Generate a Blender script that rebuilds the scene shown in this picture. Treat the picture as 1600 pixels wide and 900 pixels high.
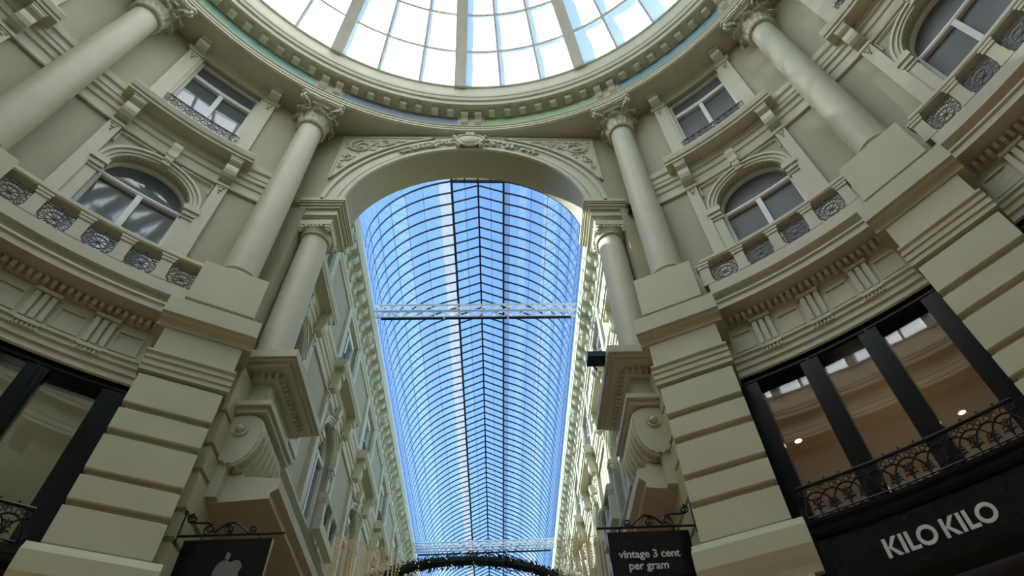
import bpy, math, random
from mathutils import Matrix, Vector
random.seed(7)
for o in list(bpy.data.objects): bpy.data.objects.remove(o)
sc = bpy.context.scene
COL = sc.collection
R_ = math.radians
PI = math.pi

# ------------------------------------------------------------------ camera
cd = bpy.data.cameras.new('camera')
cam = bpy.data.objects.new('camera', cd); COL.objects.link(cam)
cd.sensor_width = 36.0; cd.lens = 22.434; cd.shift_x = -50.0/1600
cd.clip_start = 0.05; cd.clip_end = 500
CR, CU, CF = (0.9974, -0.04068, -0.05952), (0.00644, -0.77203, 0.63556), (0.07181, 0.63429, 0.76976)
cam.matrix_world = Matrix(((CR[0], CU[0], -CF[0], 0.6445), (CR[1], CU[1], -CF[1], 0.2548), (CR[2], CU[2], -CF[2], 1.6), (0, 0, 0, 1)))
sc.camera = cam
# ------------------------------------------------------------------ sky, sun, exposure
w = bpy.data.worlds.new('sky'); sc.world = w; w.use_nodes = True
nt = w.node_tree; bg = nt.nodes['Background']
sky = nt.nodes.new('ShaderNodeTexSky'); sky.sky_type = 'NISHITA'
SUN_EL, SUN_AZ = R_(38), R_(-78)          # azimuth from +y towards +x
sky.sun_elevation = SUN_EL; sky.sun_rotation = SUN_AZ; sky.sun_disc = False
sky.air_density = 1.0; sky.dust_density = 0.15; sky.ozone_density = 3.5
nt.links.new(sky.outputs[0], bg.inputs[0]); bg.inputs[1].default_value = 0.345
sd = bpy.data.lights.new('sun', 'SUN'); sd.energy = 11.0; sd.angle = R_(0.6); sd.color = (1, .95, .86)
sun = bpy.data.objects.new('sun', sd); COL.objects.link(sun)
sv = Vector((math.cos(SUN_EL)*math.sin(SUN_AZ), math.cos(SUN_EL)*math.cos(SUN_AZ), math.sin(SUN_EL)))
sun.rotation_euler = sv.to_track_quat('Z', 'Y').to_euler(); sun.location = sv*40
vs = sc.view_settings
vs.view_transform = 'Standard'; vs.look = 'None'; vs.gamma = 1; vs.use_curve_mapping = False
vs.exposure = 0.36

# ------------------------------------------------------------------ materials
MATS = {}
def mat(name, col, rough=.6, var=.08, scale=3.0, bump=.0, metal=0.0, spec=.4, emit=None, estr=0):
    m = bpy.data.materials.new(name); m.use_nodes = True; t = m.node_tree
    b = t.nodes['Principled BSDF']
    b.inputs['Roughness'].default_value = rough; b.inputs['Metallic'].default_value = metal
    b.inputs['Specular IOR Level'].default_value = spec
    if var > 0:
        tc = t.nodes.new('ShaderNodeTexCoord'); n = t.nodes.new('ShaderNodeTexNoise')
        n.inputs['Scale'].default_value = scale; n.inputs['Detail'].default_value = 5
        t.links.new(tc.outputs['Object'], n.inputs['Vector'])
        r = t.nodes.new('ShaderNodeValToRGB')
        r.color_ramp.elements[0].position = .3; r.color_ramp.elements[1].position = .7
        r.color_ramp.elements[0].color = tuple(c*(1-var) for c in col)+(1,)
        r.color_ramp.elements[1].color = tuple(min(1, c*(1+var)) for c in col)+(1,)
        t.links.new(n.outputs['Fac'], r.inputs['Fac']); t.links.new(r.outputs['Color'], b.inputs['Base Color'])
        if bump:
            bp = t.nodes.new('ShaderNodeBump'); bp.inputs['Strength'].default_value = bump; bp.inputs['Distance'].default_value = .01
            n2 = t.nodes.new('ShaderNodeTexNoise'); n2.inputs['Scale'].default_value = scale*12
            t.links.new(tc.outputs['Object'], n2.inputs['Vector'])
            t.links.new(n2.outputs['Fac'], bp.inputs['Height']); t.links.new(bp.outputs['Normal'], b.inputs['Normal'])
    else:
        b.inputs['Base Color'].default_value = col+(1,)
    if emit:
        b.inputs['Emission Color'].default_value = emit+(1,); b.inputs['Emission Strength'].default_value = estr
    MATS[name] = m
    return m
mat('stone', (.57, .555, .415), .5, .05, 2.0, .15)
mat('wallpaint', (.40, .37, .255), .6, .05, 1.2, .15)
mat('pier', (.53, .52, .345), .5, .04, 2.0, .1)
mat('relief', (.57, .55, .42), .55, .1, 9.0, .3)
mat('whiteframe', (.80, .80, .75), .35, .03, 4)
mat('iron', (.12, .115, .105), .5, .1, 20, 0, 0)
mat('blackiron', (.012, .013, .012), .3, .1, 20, 0, .3)
mat('blackpaint', (.006, .008, .006), .25, .1, 5, 0, 0, .14)
mat('signblack', (.006, .007, .008), .14, .1, 5, 0, 0, .25)
mat('letters', (.62, .64, .64), .4, .02, 5)
mat('floor', (.42, .22, .13), .35, .2, 1.5)
mat('teal', (.38, .62, .53), .6, .06, 4)
mat('violet', (.33, .39, .50), .6, .06, 4)
mat('green', (.45, .64, .36), .6, .06, 4)
mat('azure', (.28, .49, .57), .6, .06, 4)
mat('vaultbar', (.014, .018, .026), .4, .1, 8)
mat('palestrip', (.62, .63, .62), .6, .1, 6)
mat('domebar', (.80, .79, .70), .5, .05, 4)
mat('alu', (.80, .82, .84), .35, .06, 12, 0, .35)
mat('emblem', (.16, .16, .155), .25, .05, 6)
mat('shopceil', (.50, .36, .22), .7, .08, 1.0)
mat('shopwall', (.62, .50, .36), .7, .05, 1.0)
mat('shopceil_pale', (.50, .52, .42), .7, .08, 1.0)
mat('lamp', (1, 1, 1), .5, 0, emit=(1, .86, .65), estr=10)
mat('bulb', (1, 1, 1), .5, 0, emit=(1, .80, .55), estr=1.6)
mat('goldbulb', (.44, .36, .18), .4, .2, 20, 0, .2, emit=(1, .72, .36), estr=.09)
mat('leaf', (.012, .020, .012), .6, .4, 14)
mat('darkvoid', (.03, .03, .03), .8, .1, 3)
def glass(name, tint, refl=1.0, rough=.0, trans=1.0, diff=None, r0=.06):
    """thin sheet: fresnel mirror over clear (tinted) or diffusing glass"""
    m = bpy.data.materials.new(name); m.use_nodes = True; t = m.node_tree
    for n in list(t.nodes): t.nodes.remove(n)
    out = t.nodes.new('ShaderNodeOutputMaterial'); mix = t.nodes.new('ShaderNodeMixShader')
    lw = t.nodes.new('ShaderNodeLayerWeight'); lw.inputs['Blend'].default_value = .5      # Schlick, the same from both faces
    pw = t.nodes.new('ShaderNodeMath'); pw.operation = 'POWER'; pw.inputs[1].default_value = 5
    fr = t.nodes.new('ShaderNodeMath'); fr.operation = 'MULTIPLY_ADD'; fr.inputs[1].default_value = .92-r0; fr.inputs[2].default_value = r0
    t.links.new(lw.outputs['Facing'], pw.inputs[0]); t.links.new(pw.outputs[0], fr.inputs[0])
    gl = t.nodes.new('ShaderNodeBsdfGlossy'); gl.inputs['Roughness'].default_value = rough; gl.inputs['Color'].default_value = (refl, refl, refl, 1)
    tr = t.nodes.new('ShaderNodeBsdfTransparent'); tr.inputs['Color'].default_value = tint+(1,)
    body = tr
    if diff:
        m2 = t.nodes.new('ShaderNodeMixShader'); tl = t.nodes.new('ShaderNodeBsdfTranslucent'); tl.inputs['Color'].default_value = diff+(1,)
        m2.inputs['Fac'].default_value = trans
        t.links.new(tl.outputs[0], m2.inputs[1]); t.links.new(tr.outputs[0], m2.inputs[2]); body = m2
    t.links.new(fr.outputs[0], mix.inputs['Fac']); t.links.new(body.outputs[0], mix.inputs[1]); t.links.new(gl.outputs[0], mix.inputs[2])
    t.links.new(mix.outputs[0], out.inputs['Surface']); MATS[name] = m
glass('vaultglass', (.76, .88, .94))
glass('paleglass', (.80, .86, .9), trans=.5, diff=(.20, .205, .20))
glass('domeglass', (.80, .93, 1.0), trans=.05, diff=(.90, .94, .93))
glass('shopglass', (.80, .80, .77), r0=.07)
mat('blindpane', (.115, .125, .125), .32, .04, 1.5, 0, 0, .35)
mat('clearpane', (.10, .135, .135), .04, .1, 1.0, 0, 0, 1.0)

# ------------------------------------------------------------------ mesh builder, local coords (s along wall, d out of wall, z up)
def flat(z0, ox=0.0):
    return lambda p: (p[0]-ox, -p[1], p[2]-z0)
RW = 7.85
def bend(z0):
    def f(p):
        a = p[0]/RW; r = RW-p[1]
        return (r*math.sin(a), r*math.cos(a)-RW, p[2]-z0)
    return f
ident = lambda p: p
class MB:
    def __init__(s): s.v = []; s.f = []
    def add(s, vs, fs):
        n = len(s.v); s.v += vs; s.f += [tuple(i+n for i in f) for f in fs]; return s
    def box(s, s0, s1, d0, d1, z0, z1, st=.35):
        n = max(1, int(math.ceil(abs(s1-s0)/st)))
        v = []; f = []
        for i in range(n+1):
            x = s0+(s1-s0)*i/n
            v += [(x, d0, z0), (x, d1, z0), (x, d1, z1), (x, d0, z1)]
        for i in range(n):
            a = i*4; b = a+4
            for k in range(4): f.append((a+k, a+(k+1) % 4, b+(k+1) % 4, b+k))
        f += [(3, 2, 1, 0), tuple(n*4+k for k in range(4))]
        return s.add(v, f)
    def mould(s, poly, s0, s1, st=.3):            # poly of (d,z), closed, run along s
        n = max(1, int(math.ceil(abs(s1-s0)/st))); m = len(poly); v = []; f = []
        for i in range(n+1):
            x = s0+(s1-s0)*i/n; v += [(x, d, z) for d, z in poly]
        for i in range(n):
            for k in range(m): f.append((i*m+k, i*m+(k+1) % m, (i+1)*m+(k+1) % m, (i+1)*m+k))
        f += [tuple(range(m-1, -1, -1)), tuple(n*m+k for k in range(m))]
        return s.add(v, f)
    def plate(s, poly, d0, d1):                   # poly of (s,z), extruded in d
        m = len(poly); v = [(a, d0, b) for a, b in poly]+[(a, d1, b) for a, b in poly]
        f = [(k, (k+1) % m, m+(k+1) % m, m+k) for k in range(m)]
        f += [tuple(range(m-1, -1, -1)), tuple(range(m, 2*m))]
        return s.add(v, f)
    def arc(s, cs, cz, ri, ro, a0, a1, d0, d1, n=20):   # ring sector in (s,z)
        v = []; f = []
        for i in range(n+1):
            a = a0+(a1-a0)*i/n; c, q = math.cos(a), math.sin(a)
            v += [(cs+ri*c, d0, cz+ri*q), (cs+ro*c, d0, cz+ro*q), (cs+ro*c, d1, cz+ro*q), (cs+ri*c, d1, cz+ri*q)]
        for i in range(n):
            a = i*4; b = a+4
            for k in range(4): f.append((a+k, a+(k+1) % 4, b+(k+1) % 4, b+k))
        f += [(3, 2, 1, 0), tuple(n*4+k for k in range(4))]
        return s.add(v, f)
    def tube(s, pts, r, n=4, closed=False, rs=None):
        P = [Vector(p) for p in pts]; m = len(P); v = []; f = []
        for i, p in enumerate(P):
            if closed: t = P[(i+1) % m]-P[i-1]
            else: t = P[min(i+1, m-1)]-P[max(i-1, 0)]
            if t.length < 1e-9: t = Vector((0, 0, 1))
            t.normalize()
            ref = Vector((0, 1, 0)) if abs(t.y) < .9 else Vector((1, 0, 0))
            a = t.cross(ref).normalized(); b = t.cross(a)
            rr = rs[i] if rs else r
            for k in range(n):
                q = 2*PI*(k+.5)/n; v.append(tuple(p+(a*math.cos(q)+b*math.sin(q))*rr))
        for i in range(m if closed else m-1):
            j = (i+1) % m
            for k in range(n): f.append((i*n+k, i*n+(k+1) % n, j*n+(k+1) % n, j*n+k))
        if not closed: f += [tuple(range(n-1, -1, -1)), tuple((m-1)*n+k for k in range(n))]
        return s.add(v, f)
    def lathe(s, prof, cs=0, cdd=0, n=24):        # prof of (r,z) round the vertical axis
        v = []; f = []; m = len(prof)
        for i in range(n):
            a = 2*PI*i/n
            v += [(cs+r*math.cos(a), cdd+r*math.sin(a), z) for r, z in prof]
        for i in range(n):
            j = (i+1) % n
            for k in range(m-1): f.append((i*m+k, j*m+k, j*m+k+1, i*m+k+1))
        f += [tuple(i*m for i in range(n-1, -1, -1)), tuple(i*m+m-1 for i in range(n))]
        return s.add(v, f)
    def ball(s, c, r, n=8, m=5, sq=(1, 1, 1)):
        v = [(c[0], c[1], c[2]-r*sq[2])]; f = []
        for i in range(1, m):
            t = PI*i/m
            for k in range(n):
                a = 2*PI*k/n
                v.append((c[0]+r*sq[0]*math.sin(t)*math.cos(a), c[1]+r*sq[1]*math.sin(t)*math.sin(a), c[2]-r*sq[2]*math.cos(t)))
        v.append((c[0], c[1], c[2]+r*sq[2])); L = len(v)-1
        for k in range(n):
            f.append((0, 1+(k+1) % n, 1+k)); f.append((L, L-n+k, L-n+(k+1) % n))
            for i in range(m-2): f.append((1+i*n+k, 1+i*n+(k+1) % n, 1+(i+1)*n+(k+1) % n, 1+(i+1)*n+k))
        return s.add(v, f)
    def build(s, name, m, parent=None, mp=ident, smooth=False, loc=None):
        me = bpy.data.meshes.new(name); me.from_pydata([mp(p) for p in s.v], [], s.f); me.validate(); me.update()
        import bmesh
        bm = bmesh.new(); bm.from_mesh(me); bmesh.ops.recalc_face_normals(bm, faces=bm.faces); bm.to_mesh(me); bm.free()
        if smooth:
            me.polygons.foreach_set('use_smooth', [True]*len(me.polygons))
            me.set_sharp_from_angle(angle=R_(40))
        me.materials.append(MATS[m])
        o = bpy.data.objects.new(name, me); COL.objects.link(o)
        if parent: o.parent = parent
        if loc: o.location = loc
        return o
def empty(name, loc=(0, 0, 0), rz=0):
    o = bpy.data.objects.new(name, None); COL.objects.link(o); o.location = loc; o.rotation_euler = (0, 0, rz); o.empty_display_size = .2
    return o
def tag(o, label, cat=None, group=None, kind=None):
    o['label'] = label
    if cat: o['category'] = cat
    if group: o['group'] = group
    if kind: o['kind'] = kind
    return o
def kids(o): return [c for c in bpy.data.objects if c.parent == o]
def tree_copy(o, parent, lk):
    c = o.copy(); COL.objects.link(c)
    if parent: c.parent = parent
    for ch, sub in lk: tree_copy(ch, c, sub)
    return c
def make_lookup(root): return [(k, make_lookup(k)) for k in kids(root)]
class Proto:
    """first placement uses the thing itself, later ones are copies with copied parts"""
    def __init__(s, root): s.root = root; s.lk = make_lookup(root); s.used = False
    def place(s, loc, rz, name=None):
        if not s.used: o = s.root; s.used = True
        else: o = tree_copy(s.root, None, s.lk)
        o.location = loc; o.rotation_euler = (0, 0, rz)
        if name: o.name = name
        return o
def polar(a, r, z): return (r*math.sin(a), r*math.cos(a), z)
AL = R_(27.275)
HB = 1.868                                   # half a bay along the wall

# ================================================================== THE SETTING
def ring(prof, a0, a1, n, closed=False):     # closed profile (r,z) swept about the rotunda axis
    mb = MB(); m = len(prof); v = []; f = []
    N = n if closed else n+1
    for i in range(N):
        a = a0+(a1-a0)*i/n; v += [(r*math.sin(a), r*math.cos(a), z) for r, z in prof]
    for i in range(n):
        j = (i+1) % N if closed else i+1
        for k in range(m): f.append((i*m+k, i*m+(k+1) % m, j*m+(k+1) % m, j*m+k))
    if not closed: f += [tuple(range(m-1, -1, -1)), tuple((N-1)*m+k for k in range(m))]
    return mb.add(v, f)
fl = MB().plate([(-14, -12), (14, -12), (14, 46), (-14, 46)], 0, .3)
fo = fl.build('floor', 'floor', None, lambda p: (p[0], p[2], -p[1])); tag(fo, 'warm brown stone floor of the rotunda and arcade', kind='structure')

def wall_bay(mp, full=True, zb=4.0):
    """wall of one bay with the two window openings and their reveals"""
    mb = MB(); D = -.36
    def panel(s0, s1, z0, z1):
        mb.box(s0, s1, D, 0, z0, z1)
    panel(-HB, -.66, 8.3, 16.0); panel(.66, HB, 8.3, 16.0)
    panel(-.66, .66, 15.75, 16.0); panel(-.66, .66, 12.0, 13.2)
    n = 16                                      # arch head of the lower window, z spring 11.15
    for i in range(n):
        x0 = -.66+1.32*i/n; x1 = x0+1.32/n
        h = lambda x: 11.15+math.sqrt(max(0, .66**2-x*x))
        v = [(x0, D, h(x0)), (x1, D, h(x1)), (x1, D, 12.0), (x0, D, 12.0)]
        v += [(a, 0, c) for a, b, c in v]
        mb.add(v, [(0, 1, 2, 3), (7, 6, 5, 4), (0, 4, 5, 1)])
    panel(-.66, .66, 8.3, 8.97)
    return mb

bays = [('right', 1.5*AL), ('right_rear', 2.5*AL), ('left', -1.5*AL), ('left_rear', -2.5*AL)]
mbw = wall_bay(None)
for k, (nm, a) in enumerate(bays):
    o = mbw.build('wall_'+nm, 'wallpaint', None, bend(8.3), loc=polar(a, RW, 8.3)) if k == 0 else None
    if k == 0: wproto = o
    else: o = wproto.copy(); COL.objects.link(o); o.name = 'wall_'+nm; o.location = polar(a, RW, 8.3)
    o.rotation_euler = (0, 0, -a)
    tag(o, {'right': 'taupe curved rotunda wall right of the archway, between two columns', 'right_rear': 'taupe curved rotunda wall at the far right edge of the picture',
            'left': 'taupe curved rotunda wall left of the archway, between two columns', 'left_rear': 'taupe curved rotunda wall at the far left edge of the picture'}[nm], kind='structure')
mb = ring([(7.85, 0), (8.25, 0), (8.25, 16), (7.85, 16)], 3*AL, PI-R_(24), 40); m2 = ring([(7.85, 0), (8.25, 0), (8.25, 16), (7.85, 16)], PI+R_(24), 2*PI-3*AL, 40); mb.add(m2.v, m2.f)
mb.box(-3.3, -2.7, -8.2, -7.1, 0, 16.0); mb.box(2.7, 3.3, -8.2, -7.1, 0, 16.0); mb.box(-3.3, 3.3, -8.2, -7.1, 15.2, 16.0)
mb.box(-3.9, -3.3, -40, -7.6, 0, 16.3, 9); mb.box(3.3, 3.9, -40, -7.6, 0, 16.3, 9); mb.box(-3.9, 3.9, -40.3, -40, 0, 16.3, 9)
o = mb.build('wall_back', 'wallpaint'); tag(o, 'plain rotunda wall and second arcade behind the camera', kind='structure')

# front wall with the great arch (plane y = 7.29)
AY, AC, AR = 7.29, 12.7, 2.5
mb = MB(); n = 48
for i in range(n):
    t0 = PI*i/n; t1 = PI*(i+1)/n
    p0 = (AR*math.cos(t0), AC+AR*math.sin(t0)); p1 = (AR*math.cos(t1), AC+AR*math.sin(t1))
    p0 = (p0[0], max(12.9, p0[1])); p1 = (p1[0], max(12.9, p1[1]))
    v = [(p0[0], 0, p0[1]), (p1[0], 0, p1[1]), (p1[0], 0, 16.0), (p0[0], 0, 16.0)]
    v += [(a, -.73, c) for a, b, c in v]
    mb.add(v, [(0, 1, 2, 3), (7, 6, 5, 4), (0, 4, 5, 1)])
for sgn in (-1, 1):
    x0, x1 = sorted((sgn*2.5, sgn*4.0)); mb.box(x0, x1, -.73, 0, 12.9, 16.0)
    x0, x1 = sorted((sgn*3.17, sgn*4.0)); mb.box(x0, x1, -1.1, 0, 8.2, 12.7)
    x0, x1 = sorted((sgn*3.0, sgn*4.0)); mb.box(x0, x1, -1.6, .1, 0, 8.2)
mb.box(-4.2, 4.2, -.9, 0, 16.0, 16.36)
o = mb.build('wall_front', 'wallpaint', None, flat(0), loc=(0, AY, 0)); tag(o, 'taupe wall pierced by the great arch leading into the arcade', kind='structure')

# arcade walls: solid ground floor and end wall, bays come further down
AW = 3.5; PITCH = 3.75; Y0 = 9.35; NB = 9
for sgn, nm in ((-1, 'left'), (1, 'right')):
    mb = MB()
    for k in range(NB):
        c = Y0+PITCH*k
        sub = wall_bay(None); q = PITCH/2/HB
        for p in sub.v: mb_p = p
        n0 = len(mb.v); mb.v += [((p[0] if abs(p[0]) < HB-.01 else p[0]*q)+c, p[1], p[2]) for p in sub.v]; mb.f += [tuple(i+n0 for i in f) for f in sub.f]
    mb.box(8.4, Y0+PITCH*(NB-.5), -.36, -.1, 0, 8.3, 5)
    f = (lambda p, sgn=sgn: (sgn*(AW-p[1])-sgn*AW, p[0]-8.4, p[2]))
    o = mb.build('wall_arcade_'+nm, 'wallpaint', None, f, loc=(sgn*AW, 8.4, 0))
    tag(o, 'taupe %s wall of the long glass roofed arcade' % nm, kind='structure')
yend = Y0+PITCH*(NB-.5)
o = MB().box(-4.0, 4.0, 0, .3, 0, 16.3, 9).build('wall_end', 'wallpaint', None, lambda p: p, loc=(0, yend, 0)); tag(o, 'distant end wall of the arcade', kind='structure')

# ---------------------------------------------------------------- main entablature of the rotunda
ent = empty('trim_1', (0, 0, 15.95)); tag(ent, 'round entablature with brackets and coloured frieze panels below the glass dome', kind='structure')
Z = lambda p: [(r, z-15.95) for r, z in p]
ring(Z([(7.20, 15.95), (8.4, 15.95), (8.4, 17.3), (7.3, 17.3), (7.3, 16.47), (7.25, 16.45), (7.25, 16.42), (7.28, 16.40), (7.27, 16.25), (7.22, 16.22), (7.185, 16.20), (7.185, 16.15), (7.225, 16.13), (7.225, 16.08), (7.18, 16.06), (7.155, 16.03), (7.155, 15.98)]), 0, 2*PI, 144, True).build('architrave_ring', 'stone', ent)
ring(Z([(7.3, 16.90), (7.27, 16.88), (7.25, 16.92), (7.22, 16.95), (6.97, 16.95), (6.97, 16.92), (6.92, 16.92), (6.91, 17.06), (6.87, 17.08), (6.85, 17.19), (6.83, 17.21), (6.82, 17.32), (6.9, 17.36), (7.3, 17.36)]), 0, 2*PI, 144, True).build('cornice_ring', 'stone', ent)
ring(Z([(6.93, 17.3), (6.92, 17.93), (6.88, 17.95), (6.88, 18.01), (6.95, 18.06), (7.2, 18.06), (7.3, 17.3)]), 0, 2*PI, 144, True).build('curb_ring', 'stone', ent)
mod = MB().mould([(0, 0), (.20, 0), (.20, -.035), (.17, -.04), (.17, -.10), (.15, -.13), (.0, -.14)], -.08, .08)
mp_mod = lambda p: (p[0], -p[1], p[2])
first = None
def put(first, mb, name, m, parent, mp, loc, rz, **kw):
    if first is None:
        o = mb.build(name, m, parent, mp, **kw); first = o
    else:
        o = first.copy(); COL.objects.link(o)
    o.location = loc; o.rotation_euler = (0, 0, rz); return first
angs = []
for k in range(-3, 3):
    for j in range(7): angs.append(k*AL+R_(4.2)+(AL-R_(8.4))*j/6)
for a in angs:
    first = put(first, mod, 'modillion', 'stone', ent, mp_mod, polar(a, 7.22, 16.95-15.95), -a)
scr = MB().mould([(0, -.46), (.05, -.42), (.09, -.38), (.06, -.33), (.04, -.22), (.07, -.16), (.16, -.12), (.20, -.06), (.18, 0), (0, 0)], -.085, .085)
cap = MB().box(-.1, .1, 0, .23, 0, .05)
fs = fc = fp = None
for k in range(-3, 4):
    for q in (-1.36, 1.36):
        a = k*AL+R_(q)
        fs = put(fs, scr, 'scroll_bracket', 'stone', ent, mp_mod, polar(a, 7.28, 16.92-15.95), -a)
    a = k*AL
    fp = put(fp, MB().box(-.33, .33, 0, .03, -.46, -.02, .1), 'frieze_block', 'stone', ent, lambda p: ((7.29-p[1])*math.sin(p[0]/7.29), (7.29-p[1])*math.cos(p[0]/7.29)-7.29, p[2]), polar(a, 7.29, 16.92-15.95), -a)
for k, m in ((-1, 'violet'), (0, 'green'), (-2, 'teal'), (1, 'azure'), (2, 'green'), (-3, 'violet')):
    o = ring(Z([(7.285, 16.46), (7.3, 16.46), (7.3, 16.88), (7.285, 16.88)]), k*AL+R_(2.6), (k+1)*AL-R_(2.6), 14).build('colour_panel', m, ent)
    o['label'] = {'violet': 'grey violet painted frieze panel', 'green': 'pale green painted frieze panel', 'teal': 'teal painted frieze panel', 'azure': 'light blue painted frieze panel'}[m]

# ---------------------------------------------------------------- glass dome
dome = empty('glass_dome', (0, 0, 18.0)); tag(dome, 'round glass dome with pale ribs and grey glazing bars above the rotunda', 'dome')
DZ, DR = 12.0, 9.16
def sph(t, a, dr=0.0): return ((DR+dr)*math.sin(t)*math.sin(a), (DR+dr)*math.sin(t)*math.cos(a), DZ-18.0+(DR+dr)*math.cos(t))
rib_a = [R_(-2.6+26.5*k) for k in range(-6, 7)]+[R_(-2.6+159+21)]
rib_a.sort()
rows = [48.9, 43.0, 36.9, 30.9, 24.9, 18.9, 12.9, 6.0]
rows = [R_(t) for t in rows]
def bar(pts_fn, w0, h0, n):                      # curved bar of width w0, depth h0 following pts_fn(u)->(t,a), across direction dirn
    mb = MB(); v = []; f = []
    for i in range(n+1):
        v += pts_fn(i/n)
    for i in range(n):
        for k in range(4): f.append((i*4+k, i*4+(k+1) % 4, i*4+4+(k+1) % 4, i*4+4+k))
    f += [(3, 2, 1, 0), tuple(n*4+k for k in range(4))]
    return mb.add(v, f)
def merid(a, w, dr0, dr1, t0, t1, n=12):
    def fn(u):
        t = t0+(t1-t0)*u; r = max(.3, DR*math.sin(t)); q = min(w/r/2, .2)
        return [sph(t, a-q, dr0), sph(t, a+q, dr0), sph(t, a+q, dr1), sph(t, a-q, dr1)]
    return bar(fn, 0, 0, n)
for a in rib_a: merid(a, .30, -.16, .1, R_(49.3), R_(5)).build('rib', 'domebar', dome)
gaps = [(rib_a[i], rib_a[(i+1) % len(rib_a)]+(2*PI if i == len(rib_a)-1 else 0)) for i in range(len(rib_a))]
for a0, a1 in gaps:
    for j in (1, 2): merid(a0+(a1-a0)*j/3, .055, -.05, .05, R_(49.2), R_(12)).build('glazing_bar', 'domebar', dome)
    for j in range(3):
        b0 = a0+(a1-a0)*j/3; b1 = a0+(a1-a0)*(j+1)/3
        for i in range(7):
            t0, t1 = rows[i], rows[i+1]
            MB().add([sph(t0, b0), sph(t0, b1), sph(t1, b1), sph(t1, b0)], [(0, 1, 2, 3)]).build('pane', 'domeglass', dome)
for t in rows[1:7]:
    def fn(u, t=t):
        a = 2*PI*u; q = .026/DR
        return [sph(t-q, a, -.045), sph(t+q, a, -.045), sph(t+q, a, .045), sph(t-q, a, .045)]
    bar(fn, 0, 0, 120).build('ring_bar', 'domebar', dome)
MB().lathe([(0.02, 0), (1.0, -.12), (1.02, .0), (.8, .15), (.02, .2)], n=32).build('crown_cap', 'domebar', dome, loc=(0, 0, DZ-18+DR*math.cos(R_(6))+.02))

# ---------------------------------------------------------------- arcade glass vault
vault = empty('glass_vault', (0, 10.845, 16.3)); tag(vault, 'long barrel vault of clear glass with dark ribs and a raised ridge over the arcade', 'roof')
VC, VR = 16.93, 3.12; VT0, VT1 = R_(-12), R_(74.3); STEP = .4185; VY0 = 10.845
NV = int((yend-VY0)/STEP)
xl, zl = .845, VC+VR*math.sin(VT1)+.06; zr = 20.42
def vp(t, sg, y, dr=0): return (sg*(VR+dr)*math.cos(t), y, VC+(VR+dr)*math.sin(t)-16.3)
TS = R_(66.5)                                     # start of the pale strip beside the lantern
def strip(t0, t1, sg, n):
    mb = MB(); v = []; f = []
    for i in range(n+1):
        t = t0+(t1-t0)*i/n; v += [vp(t, sg, 0), vp(t, sg, STEP)]
    for i in range(n): f.append((2*i, 2*i+1, 2*i+3, 2*i+2))
    return mb.add(v, f)
side = {s: strip(VT0, TS if s < 0 else R_(70), s, 14) for s in (-1, 1)}
pale = {s: strip(TS if s < 0 else R_(70), VT1, s, 2) for s in (-1, 1)}
lan = {s: MB().add([(s*xl, 0, zl-16.3), (s*xl, STEP, zl-16.3), (0, STEP, zr-16.3), (0, 0, zr-16.3)], [(0, 1, 2, 3)]) for s in (-1, 1)}
ribm = MB()
def ribbar(mb, pts, wy, h):
    v = []; f = []
    for (x, z) in pts:
        v += [(x, -wy, z), (x, wy, z), (x, wy, z+h), (x, -wy, z+h)]
    n = len(pts)-1
    for i in range(n):
        for k in range(4): f.append((i*4+k, i*4+(k+1) % 4, i*4+4+(k+1) % 4, i*4+4+k))
    f += [(3, 2, 1, 0), tuple(n*4+k for k in range(4))]; mb.add(v, f)
for s in (-1, 1):
    pts = []
    for i in range(17):
        t = VT0+(VT1-VT0)*i/16; p = vp(t, s, 0, -.03); pts.append((p[0], p[2]))
    ribbar(ribm, pts, .022, .045)
    ribbar(ribm, [(s*xl, zl-16.36), (0, zr-16.36)], .02, .05)
first = None
fst = {}
NEAR = 50
far = {k: MB() for k in ('vaultglass', 'paleglass')}
for i in range(NV+1):
    y = i*STEP
    first = put(first, ribm, 'rib', 'vaultbar', vault, ident, (0, y, 0), 0)
    if i == NV: break
    for key, mb, m in (('l', side[-1], 'vaultglass'), ('r', side[1], 'vaultglass'), ('pl', pale[-1], 'paleglass'), ('pr', pale[1], 'paleglass'),
                       ('ll', lan[-1], 'vaultglass'), ('lr', lan[1], 'vaultglass')):
        pass
        if i < NEAR:
            fst[key] = put(fst.get(key), mb, 'pane', m, vault, ident, (0, y, 0), 0)
        else:
            far[m].add([(p[0], p[1]+y, p[2]) for p in mb.v], mb.f)
for m, mb in far.items():
    o = mb.build('far_panes', m, vault); o['kind'] = 'stuff'
L = NV*STEP
# sloping glazed end towards the rotunda
hv = []; hf = []; prof = [vp(VT0+(VT1-VT0)*i/10, -1, 0) for i in range(11)]+[(0, 0, zr-16.3)]+[vp(VT1-(VT1-VT0)*i/10, 1, 0) for i in range(11)]
for i, p in enumerate(prof):
    hv += [p, (p[0], -2.75*max(0, p[2]+.35)/(zr-16.3+.35)*0-2.7, .02)]
for i in range(len(prof)-1): hf.append((2*i, 2*i+1, 2*i+3, 2*i+2))
MB().add(hv, hf).build('hip_end', 'vaultglass', vault)
MB().box(-xl, xl, -.03, .03, zl-16.42, zl-16.3, 9).build('end_beam', 'vaultbar', vault)
for i in range(5):
    x = -xl+2*xl*i/4; MB().box(x-.02, x+.02, -STEP, 0, zl-16.38, zl-16.3, 9).build('end_bar', 'vaultbar', vault)
for i in range(4):
    x = -xl+2*xl*i/4; MB().box(x+.03, x+2*xl/4-.03, -STEP+.02, -.05, zl-16.34, zl-16.32, 9).build('end_panel', 'whiteframe', vault)
for s in (-1, 1):
    MB().box(s*xl-.035, s*xl+.035, 0, L, zl-16.42, zl-16.3+.05, 1).build('lantern_beam', 'vaultbar', vault)
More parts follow.
